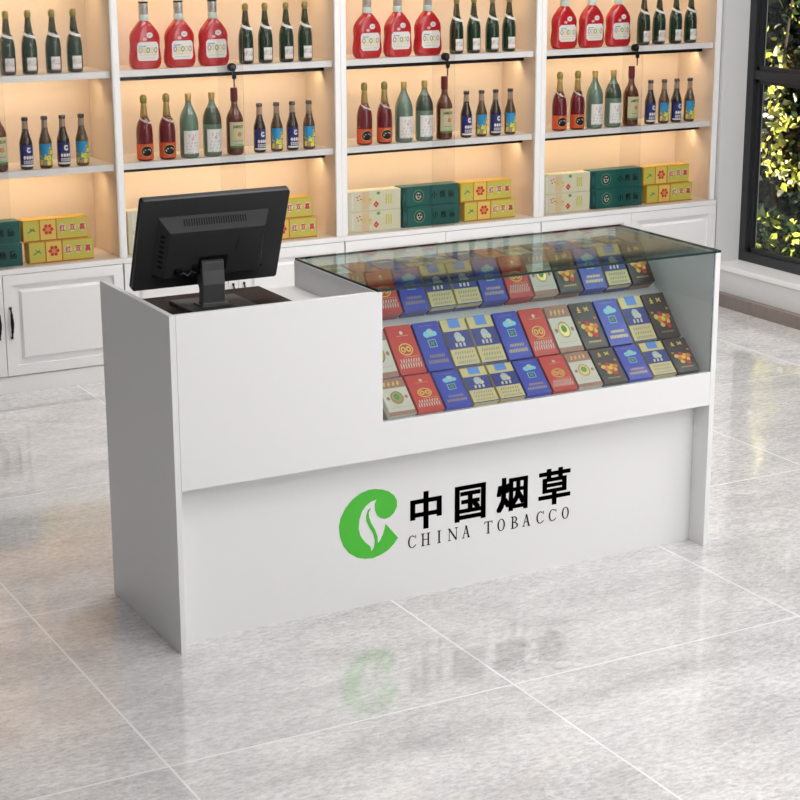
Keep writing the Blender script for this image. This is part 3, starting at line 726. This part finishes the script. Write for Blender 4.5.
for ch, a, b in (('C', .7887, .8182), ('H', .8366, .8671), ('I', .889, .9115), ('N', .9321, .9678), ('A', .9828, 1.0129), ('T', 1.0656, 1.0943), ('O', 1.1133, 1.1429), ('B', 1.1647, 1.1928), ('A', 1.2072, 1.2379), ('C', 1.2602, 1.2894), ('C', 1.3077, 1.337), ('O', 1.3581, 1.3867)):
    en.flat(serif(ch, a, b, .1590, .2005), S, INK)
en.obj('latin_lettering', kick, fix=False)
# glass of the case
gt = MB(); x0, x1, y0, y1, z0, z1 = DX0 + .004, L_, 0, D_, 1.0004, 1.0075
gt.box(x0, x1, y0, y1, z0, z1, TOPG)
gt.box(x0, x1, y0 - .0006, y0, z0, z1, EDGEG).box(x0 - .0006, x0, y0, y1, z0, z1, EDGEG).box(x1, x1 + .0006, y0, y1, z0, z1, EDGEG).box(x0, x1, y1, y1 + .0006, z0, z1, EDGEG)
gt.obj('glass_top', ctr, fix=False)
MB().box(DX1 + .0005, 1.879, .004, .009, .6055, .9998, CASEG).obj('front_glass', ctr)
# stepped display board
rows = []
def rowdef(Y, Z, deg): a = math.radians(deg); return (Y, Z, math.cos(a), math.sin(a))
TH = .050; LEN = .150
R1 = rowdef(.012, .615, 42.5); R2 = rowdef(.122, .704, 49); R3 = rowdef(.275, .862, 54); R4 = rowdef(.408, .968, 4)  # last row added, imitates third-row packs refracted by the glass top
SC_L = [.87, 1.13, 1.0, .84]
def back(R, s): Y, Z, c, sn = R; return (Y + s * c + TH * sn, Z + s * sn - TH * c)
bp = [(back(R1, 0)[0], .56), back(R1, 0), back(R1, .128), back(R2, 0), back(R2, .168), (back(R3, 0)[0] - .006, back(R3, 0)[1] - .002), back(R3, .0), back(R3, .150), back(R4, 0), back(R4, .129), (.538, .40), (.30, .44)]
MB().prism(bp, .6625, 1.8785, WHITE, axis='x').obj('display_board', ctr)

# ------------------------------------------------------------------ cigarette packs
PB = principled('pack_red', (.66, .045, .035), .35); PBD = principled('pack_red_dark', (.42, .03, .03), .4)
PA = principled('pack_cream', (.72, .68, .56), .4); PAB = principled('pack_rosewood', (.42, .20, .15), .4)
PC = principled('pack_blue', (.035, .055, .50), .32); PCD = principled('pack_blue_dark', (.03, .04, .26), .4)
PD = principled('pack_pale_gold', (.76, .63, .28), .35); PE = principled('pack_charcoal', (.055, .04, .04), .38)
PSIDE = principled('pack_side_grey', (.30, .30, .32), .45); CYAN = principled('cyan_print', (.30, .72, .85), .45); PSKY = principled('azure_print', (.12, .30, .80), .45)
def pack(kind):
    """local frame: x width, v up the face (local y), z out of the face; origin at the lower left of the back"""
    w, l, t = .0885, LEN, TH
    base, side = {'a': (PA, PAB), 'b': (PB, PBD), 'c': (PC, PCD), 'd': (PD, PCD), 'e': (PE, PAB)}[kind]
    r = empty('cigarette_pack', (0, 0, 0)); r.name = 'cigarette_pack'
    m = MB()
    m.box(0, w, 0, l, 0, t * .52, side); m.box(.0002, w - .0002, .0002, l - .0002, t * .52, t, base)
    m.obj('box', r)
    m = MB(); f = lambda u, v: (u, v, t + .0004); g = lambda u, v: (u, v, t + .0008); k2 = lambda u, v: (u, v, t + .0012)
    def marks(x0, x1, v, h, n, mat, fn=g):
        for i in range(n):
            a = x0 + (x1 - x0) * i / n; ww = (x1 - x0) / n
            m.flat(bar(a + ww * .25, v, a + ww * .5, v + h, ww * .38), fn, mat)
            if i % 2: m.flat(bar(a, v + h * .5, a + ww * .7, v + h * .55, h * .16), fn, mat)
    m.flat(rect(.003, w - .003, l - .0015, l - .0006), f, side)
    if kind == 'a':
        m.quad(0, w, l * .74, l, f, PAB); marks(.014, .076, l * .80, .016, 4, GOLDP)
        m.flat(disc(.045, l * .47, .018, .022, 18), f, GOLD); m.flat(ring(.045, l * .47, .021, .026, .018, .022), g, PAB); m.flat(disc(.045, l * .49, .010, .012, 12), g, LGN)
        m.flat(disc(.015, l * .47, .006, .007, 8) + disc(.076, l * .47, .006, .007, 8), f, PAB); m.flat(rect(.01, .08, l * .20, l * .212), f, PINKP); m.quad(0, w, 0, l * .10, f, PAB)
    elif kind == 'b':
        m.flat(disc(.048, l * .84, .006, .006, 8), f, PA); m.flat(rect(.028, .070, l * .775, l * .783), f, GOLDP)
        m.flat(ring(.045, l * .50, .024, .019, .0205, .0155), f, GOLDP); m.flat(ring(.036, l * .50, .008, .009, .004, .005) + ring(.054, l * .50, .008, .009, .004, .005), g, GOLDP)
        m.flat(rect(.03, .08, l * .345, l * .352), f, GOLDP); marks(.012, .082, l * .23, .012, 8, PA); marks(.006, .084, l * .12, .015, 9, PA); m.flat(rect(.0, w, l * .04, l * .05), f, PBD)
    elif kind == 'c':
        m.flat(disc(.036, l * .74, .012, .010, 12) + disc(.050, l * .77, .013, .013, 12) + disc(.062, l * .745, .011, .008, 12), f, CYAN); m.flat(disc(.052, l * .78, .007, .006, 8), g, PA)
        m.flat(rect(.032, .060, l * .47, l * .63), f, CYAN); m.flat(rect(.0345, .0575, l * .485, l * .615), g, PCD); m.flat(bar(.038, l * .52, .053, l * .58, .005) + bar(.040, l * .59, .05, l * .51, .004), k2, LGN)
        marks(.020, .074, l * .26, .009, 9, GOLD); marks(.010, .080, l * .14, .011, 12, GOLD); m.flat(rect(.02, .07, l * .92, l * .925), f, GOLD)
    elif kind == 'd':
        m.quad(0, w, l * .36, l * .74, f, PCD); m.quad(.026, .066, l * .80, l, f, PSKY)
        m.flat(disc(.045, l * .62, .014, .014, 12), g, LG); m.flat(disc(.040, l * .57, .008, .010, 8) + disc(.055, l * .56, .010, .009, 8), g, PA); m.flat(disc(.045, l * .62, .005, .005, 8), k2, CYAN)
        for i in range(3): m.flat(bar(.028 + i * .014, l * .41, .030 + i * .014, l * .49, .007), g, PA)
        m.quad(0, w, l * .355, l * .365, g, PD)
        for i, n in enumerate((8, 7, 9)): marks(.012, .080, l * (.255 - i * .095), .008, n, PSIDE)
        m.quad(0, w, 0, l * .03, f, PCD)
    else:
        for i in range(11):
            a = i * 2.4; q = .006 + .0022 * i
            m.flat(disc(.047 + q * math.cos(a), l * .42 + q * math.sin(a) * .9, .0095, .009, 8), f if i % 2 else g, [ORG, GOLDP, REDP, GOLDP][i % 4])
        m.flat(disc(.047, l * .42, .008, .008, 10), k2, YEL); m.flat(disc(.014, l * .58, .006, .004, 8) + disc(.078, l * .64, .006, .004, 8), f, ORG)
        m.flat(bar(.022, l * .84, .036, l * .84, .003) + bar(.029, l * .78, .029, l * .90, .005) + bar(.022, l * .79, .036, l * .79, .003), f, GOLDP)
        m.flat(bar(.050, l * .80, .066, l * .89, .004) + bar(.050, l * .89, .066, l * .80, .004) + bar(.050, l * .85, .066, l * .85, .003), f, GOLDP)
        marks(.020, .070, l * .12, .006, 7, GOLD)
    m.obj('print', r, fix=False)
    return r
for k in 'abcde': protos['p' + k] = pack(k)
SEQ = 'abcddcbaecde'
DESC = {'a': 'cream cigarette pack with rosewood header', 'b': 'red cigarette pack with oval gold emblem', 'c': 'plain blue cigarette pack with pale cloud', 'd': 'gold cigarette pack with navy middle band', 'e': 'charcoal cigarette pack with orange flower'}
COLR = {'a': 'cream', 'b': 'red', 'c': 'blue', 'd': 'gold', 'e': 'charcoal'}
ROWN = ['bottom row', 'middle row', 'third row', 'added rearmost row']
for ri, R in enumerate((R1, R2, R3, R4)):
    cnt = {}
    for i, k in enumerate(SEQ):
        n = SEQ.count(k); j = cnt.get(k, 0); cnt[k] = j + 1
        nm = {2: ['left', 'right'], 3: ['left', 'middle', 'right']}[n][j]
        if k in 'ed' and n == 2: pass
        Y, Z, c, s_ = R
        Yb, Zb = back(R, .0)
        o = place('p' + k, 0, 0, 0, '%s of the %s, %s' % ({'left': 'leftmost', 'right': 'rightmost', 'middle': 'middle'}[nm] + ' ' + {'a': 'cream pack', 'b': 'red pack', 'c': 'blue pack with cloud', 'd': 'gold pack with navy band', 'e': 'charcoal pack with flower'}[k], ROWN[ri], 'in the glass case'), 'cigarette pack', 'cigarette packs, %s of the glass case' % ROWN[ri])
        x = .6955 + i * .0966
        M = Matrix(((1, 0, 0, x), (0, c, -s_, Yb - .0008 * s_), (0, s_, c, Zb + .0008 * c), (0, 0, 0, 1)))
        o.location = M.to_translation(); o.rotation_euler = M.to_euler(); o.scale = (1, SC_L[ri], 1)

# ------------------------------------------------------------------ monitor on the desk
mon = empty('computer_monitor', (.27, .34, .9302), 'black computer monitor seen from behind on the counter desk', 'monitor')
# panel frame: origin bottom centre of the back surface; leaning towards the customer
tilt = math.atan2(.116, .283); ct, stt = math.cos(tilt), math.sin(tilt)
OX, OY, OZ = .276, .402, .990
def PM(x, d, v):  # x across, d depth towards the user, v up the panel -> local to the empty
    Y = OY - v * stt + d * ct; Z = OZ + v * ct + d * stt
    return (OX + x - .27, Y - .34, Z - .9302)
def pprism(outline, d0, d1, mat, bev=0, taper=0):
    m = MB(); n = len(outline)
    cx = sum(p[0] for p in outline) / n; cz = sum(p[1] for p in outline) / n
    a = [PM(x, d0, v) for x, v in outline]; b = [PM(x, d1, v) for x, v in outline]
    m.add(a + b, [tuple(range(n)), tuple(reversed(range(n, 2 * n)))] + [(i, (i + 1) % n, (i + 1) % n + n, i + n) for i in range(n)], mat)
    return m
HW, HV = .2325, .304
def rrect(x0, x1, z0, z1, rd, n=4):
    p = []
    for cx, cz, a0 in ((x1 - rd, z1 - rd, 0), (x0 + rd, z1 - rd, 90), (x0 + rd, z0 + rd, 180), (x1 - rd, z0 + rd, 270)):
        for k in range(n + 1): a = math.radians(a0 + 90 * k / n); p.append((cx + rd * math.cos(a), cz + rd * math.sin(a)))
    return p
m = pprism(rrect(-HW, HW, 0, HV, .008), 0, .020, MONM); hs = m.obj('housing', mon, bevel=.0015)
pprism(rrect(-HW - .0008, HW + .0008, -.0008, HV + .0008, .008), .012, .024, MONE).obj('bezel', mon)
pprism([(-HW + .012, .016), (HW - .012, .016), (HW - .012, HV - .012), (-HW + .012, HV - .012)], .0235, .0245, GLOSSB).obj('screen', mon)
# raised rear hump with sloping top and sides
h = MB(); A = [(-.178, .052), (.172, .052), (.172, .247), (-.178, .247)]; B = [(-.150, .056), (.150, .056), (.150, .210), (-.150, .210)]
va = [PM(x, 0, v) for x, v in A] + [PM(x, -.034, v) for x, v in B]
h.add(va, [(0, 1, 5, 4), (1, 2, 6, 5), (2, 3, 7, 6), (3, 0, 4, 7), (4, 5, 6, 7), (0, 3, 2, 1)], MONM)
hump = h.obj('rear_cover', mon, bevel=.0012)
# vents on the sloping top face
v = MB()
for i in range(26):
    x = -.103 + i * .0077
    for t0, t1 in ((.36, .78),):
        p = [PM(xx, -.034 * (1 - t) - .0006, .210 + .037 * t + .0006) for xx, t in ((x, t0), (x + .0042, t0), (x + .0042, t1), (x, t1))]
        v.add(p, [(0, 1, 2, 3)], MONE)
v.obj('vent_slots', hump, fix=False)
pprism([(-.176, .047), (.176, .047), (.176, .052), (-.176, .052)], -.004, .0, MONE).obj('seam_ridge', mon)
pprism([(.0655, .128), (.067, .128), (.070, .178), (.0685, .178)], -.0352, -.0338, MONE).obj('slot', hump)
# ports and plugs
pt = MB()
for i, (x, z, w_, hh) in enumerate(((-.122, .066, .020, .022), (-.098, .064, .026, .016), (-.066, .070, .016, .026), (-.062, .066, .020, .012))):
    a = [PM(x, -.034, z), PM(x + w_, -.034, z), PM(x + w_, -.034, z + hh), PM(x, -.034, z + hh)]; b = [PM(x + .002, -.046, z + .002), PM(x + w_ - .002, -.046, z + .002), PM(x + w_ - .002, -.046, z + hh - .002), PM(x + .002, -.046, z + hh - .002)]
    pt.add(a + b, [(0, 1, 5, 4), (1, 2, 6, 5), (2, 3, 7, 6), (3, 0, 4, 7), (4, 5, 6, 7)], MONE)
pt.sweep([PM(-.11, -.044, .072), PM(-.10, -.052, .082), PM(-.085, -.050, .070), PM(-.075, -.052, .086), PM(-.06, -.045, .074)], .0032, MONS, 8)
pt.obj('ports', hump)
# embossed strokes down the left slope of the cover
em = MB()
for i in range(7):
    zz = .085 + i * .017; t = .5
    a = PM(-.164, -.0175, zz); 
    em.add([PM(-.169, -.0125, zz), PM(-.159, -.0245, zz), PM(-.159, -.0245, zz + .009), PM(-.169, -.0125, zz + .009)], [(0, 1, 2, 3)], MONE)
em.obj('embossed_mark', hump, fix=False)
# stand: neck with shoulder, foot plate
nk = MB(); xh = .035
prof = [(PM(0, -.036, .112)), (PM(0, -.050, .110)), (PM(0, -.060, .085)), (0, -.030 + .0, .075), (0, -.026, .020), (0, -.032, .0125), (0, .010, .0125), (0, .004, .06), (0, .022, .085), PM(0, -.034, .080)]
yz = [(p[1], p[2]) for p in prof]
nk.prism(yz, -.004 - xh, -.004 + xh, MONS, axis='x')
nk.obj('neck', mon, bevel=.002)
pprism([(-.047, .075), (.040, .075), (.040, .122), (-.047, .122)], -.040, -.033, MONE).obj('mount_recess', mon)
MB().box(-.050, .044, -.045, .020, .0121, .0165, MONS).obj('neck_collar', mon, bevel=.001)
MB().box(-.095, .115, -.135, .105, 0, .012, MONM).obj('foot_plate', mon, bevel=.002)

# ------------------------------------------------------------------ added ceiling panels and fill, shelf strips, sun
LAMPM = principled('added_panel_diffuser', (.9, .9, .9), .5, emit=(1, .98, .95), estr=3)
def area(name, loc, rot, sx, sy, power, col=(1, 1, 1), parent=None):
    l = bpy.data.lights.new(name, 'AREA'); l.shape = 'RECTANGLE'; l.size = sx; l.size_y = sy; l.energy = power; l.color = col
    o = bpy.data.objects.new(name, l); COL.objects.link(o); o.location = loc; o.rotation_euler = rot
    return o
KEY = [(2.2, -3.6, 66), (.4, -2.0, 32), (3.2, -1.0, 46), (3.2, 1.6, 42), (1.2, 1.7, 30)]  # ceiling panels added out of view to light the room
for i, (x, y, pw) in enumerate(KEY):
    sx = 1.2
    e = empty('added_ceiling_light', (x, y, 2.75), 'added square ceiling light panel, out of view', 'ceiling light', 'added ceiling light panels')
    MB().box(-.62, .62, -.62, .62, -.03, -.0005, CABW).obj('frame', e)
    MB().box(-.58, .58, -.58, .58, -.034, -.0305, LAMPM).obj('diffuser', e)
    area('added_ceiling_lamp', (x, y, 2.70), (0, 0, 0), sx, sx, pw, (1, .99, .975))
# large fill lamp added at the right front, no opening behind it
area('front_fill_lamp', (3.4, -5.6, 1.5), (math.radians(84), 0, math.radians(18)), 2.2, 2.2, 64, (.97, .98, 1))
# warm strips under the shelves, in the black channels
WARM = (1, .745, .44)
for ui, ux in enumerate(UX):
    for z in (SL, SU, 1.785):
        area('shelf_strip_lamp', (ux + PITCH / 2, YU + .155, z - .056), (math.radians(30), 0, 0), PITCH - .1, .02, 2.5, WARM)

sun = bpy.data.lights.new('sun', 'SUN'); sun.energy = 20; sun.angle = .02; sun.color = (1, .95, .82)
so = bpy.data.objects.new('sun', sun); COL.objects.link(so); so.rotation_euler = Vector((-.45, -.55, .9)).to_track_quat('Z', 'Y').to_euler()
so.rotation_euler = Vector((.02, -.85, .8)).to_track_quat('Z', 'Y').to_euler()
w = bpy.data.worlds.new('World'); SC.world = w; w.use_nodes = True
w.node_tree.nodes['Background'].inputs[0].default_value = (.55, .65, .8, 1); w.node_tree.nodes['Background'].inputs[1].default_value = .35

# ------------------------------------------------------------------ camera
cp = (-1.7563561, -4.5357850, 2.0942833); yaw, pit, roll, f = .49966846, .26963476, -.00251836, 1805.789
fwv = Vector((math.sin(yaw) * math.cos(pit), math.cos(yaw) * math.cos(pit), -math.sin(pit)))
rt = Vector((math.cos(yaw), -math.sin(yaw), 0)); up = rt.cross(fwv)
r2 = rt * math.cos(roll) + up * math.sin(roll); u2 = -rt * math.sin(roll) + up * math.cos(roll)
cd = bpy.data.cameras.new('camera'); co = bpy.data.objects.new('camera', cd); COL.objects.link(co)
Mx = Matrix((r2, u2, -fwv)).transposed().to_4x4(); Mx.translation = cp; co.matrix_world = Mx
cd.sensor_width = 36; cd.lens = f / 800 * 36; cd.clip_start = .05; cd.clip_end = 100
SC.camera = co
SC.view_settings.view_transform = 'Standard'; SC.view_settings.look = 'None'; SC.view_settings.gamma = 1; SC.view_settings.use_curve_mapping = False
SC.view_settings.exposure = -0.66
SC.cycles.use_denoising = True
SC.cycles.transparent_max_bounces = 24; SC.cycles.max_bounces = 8
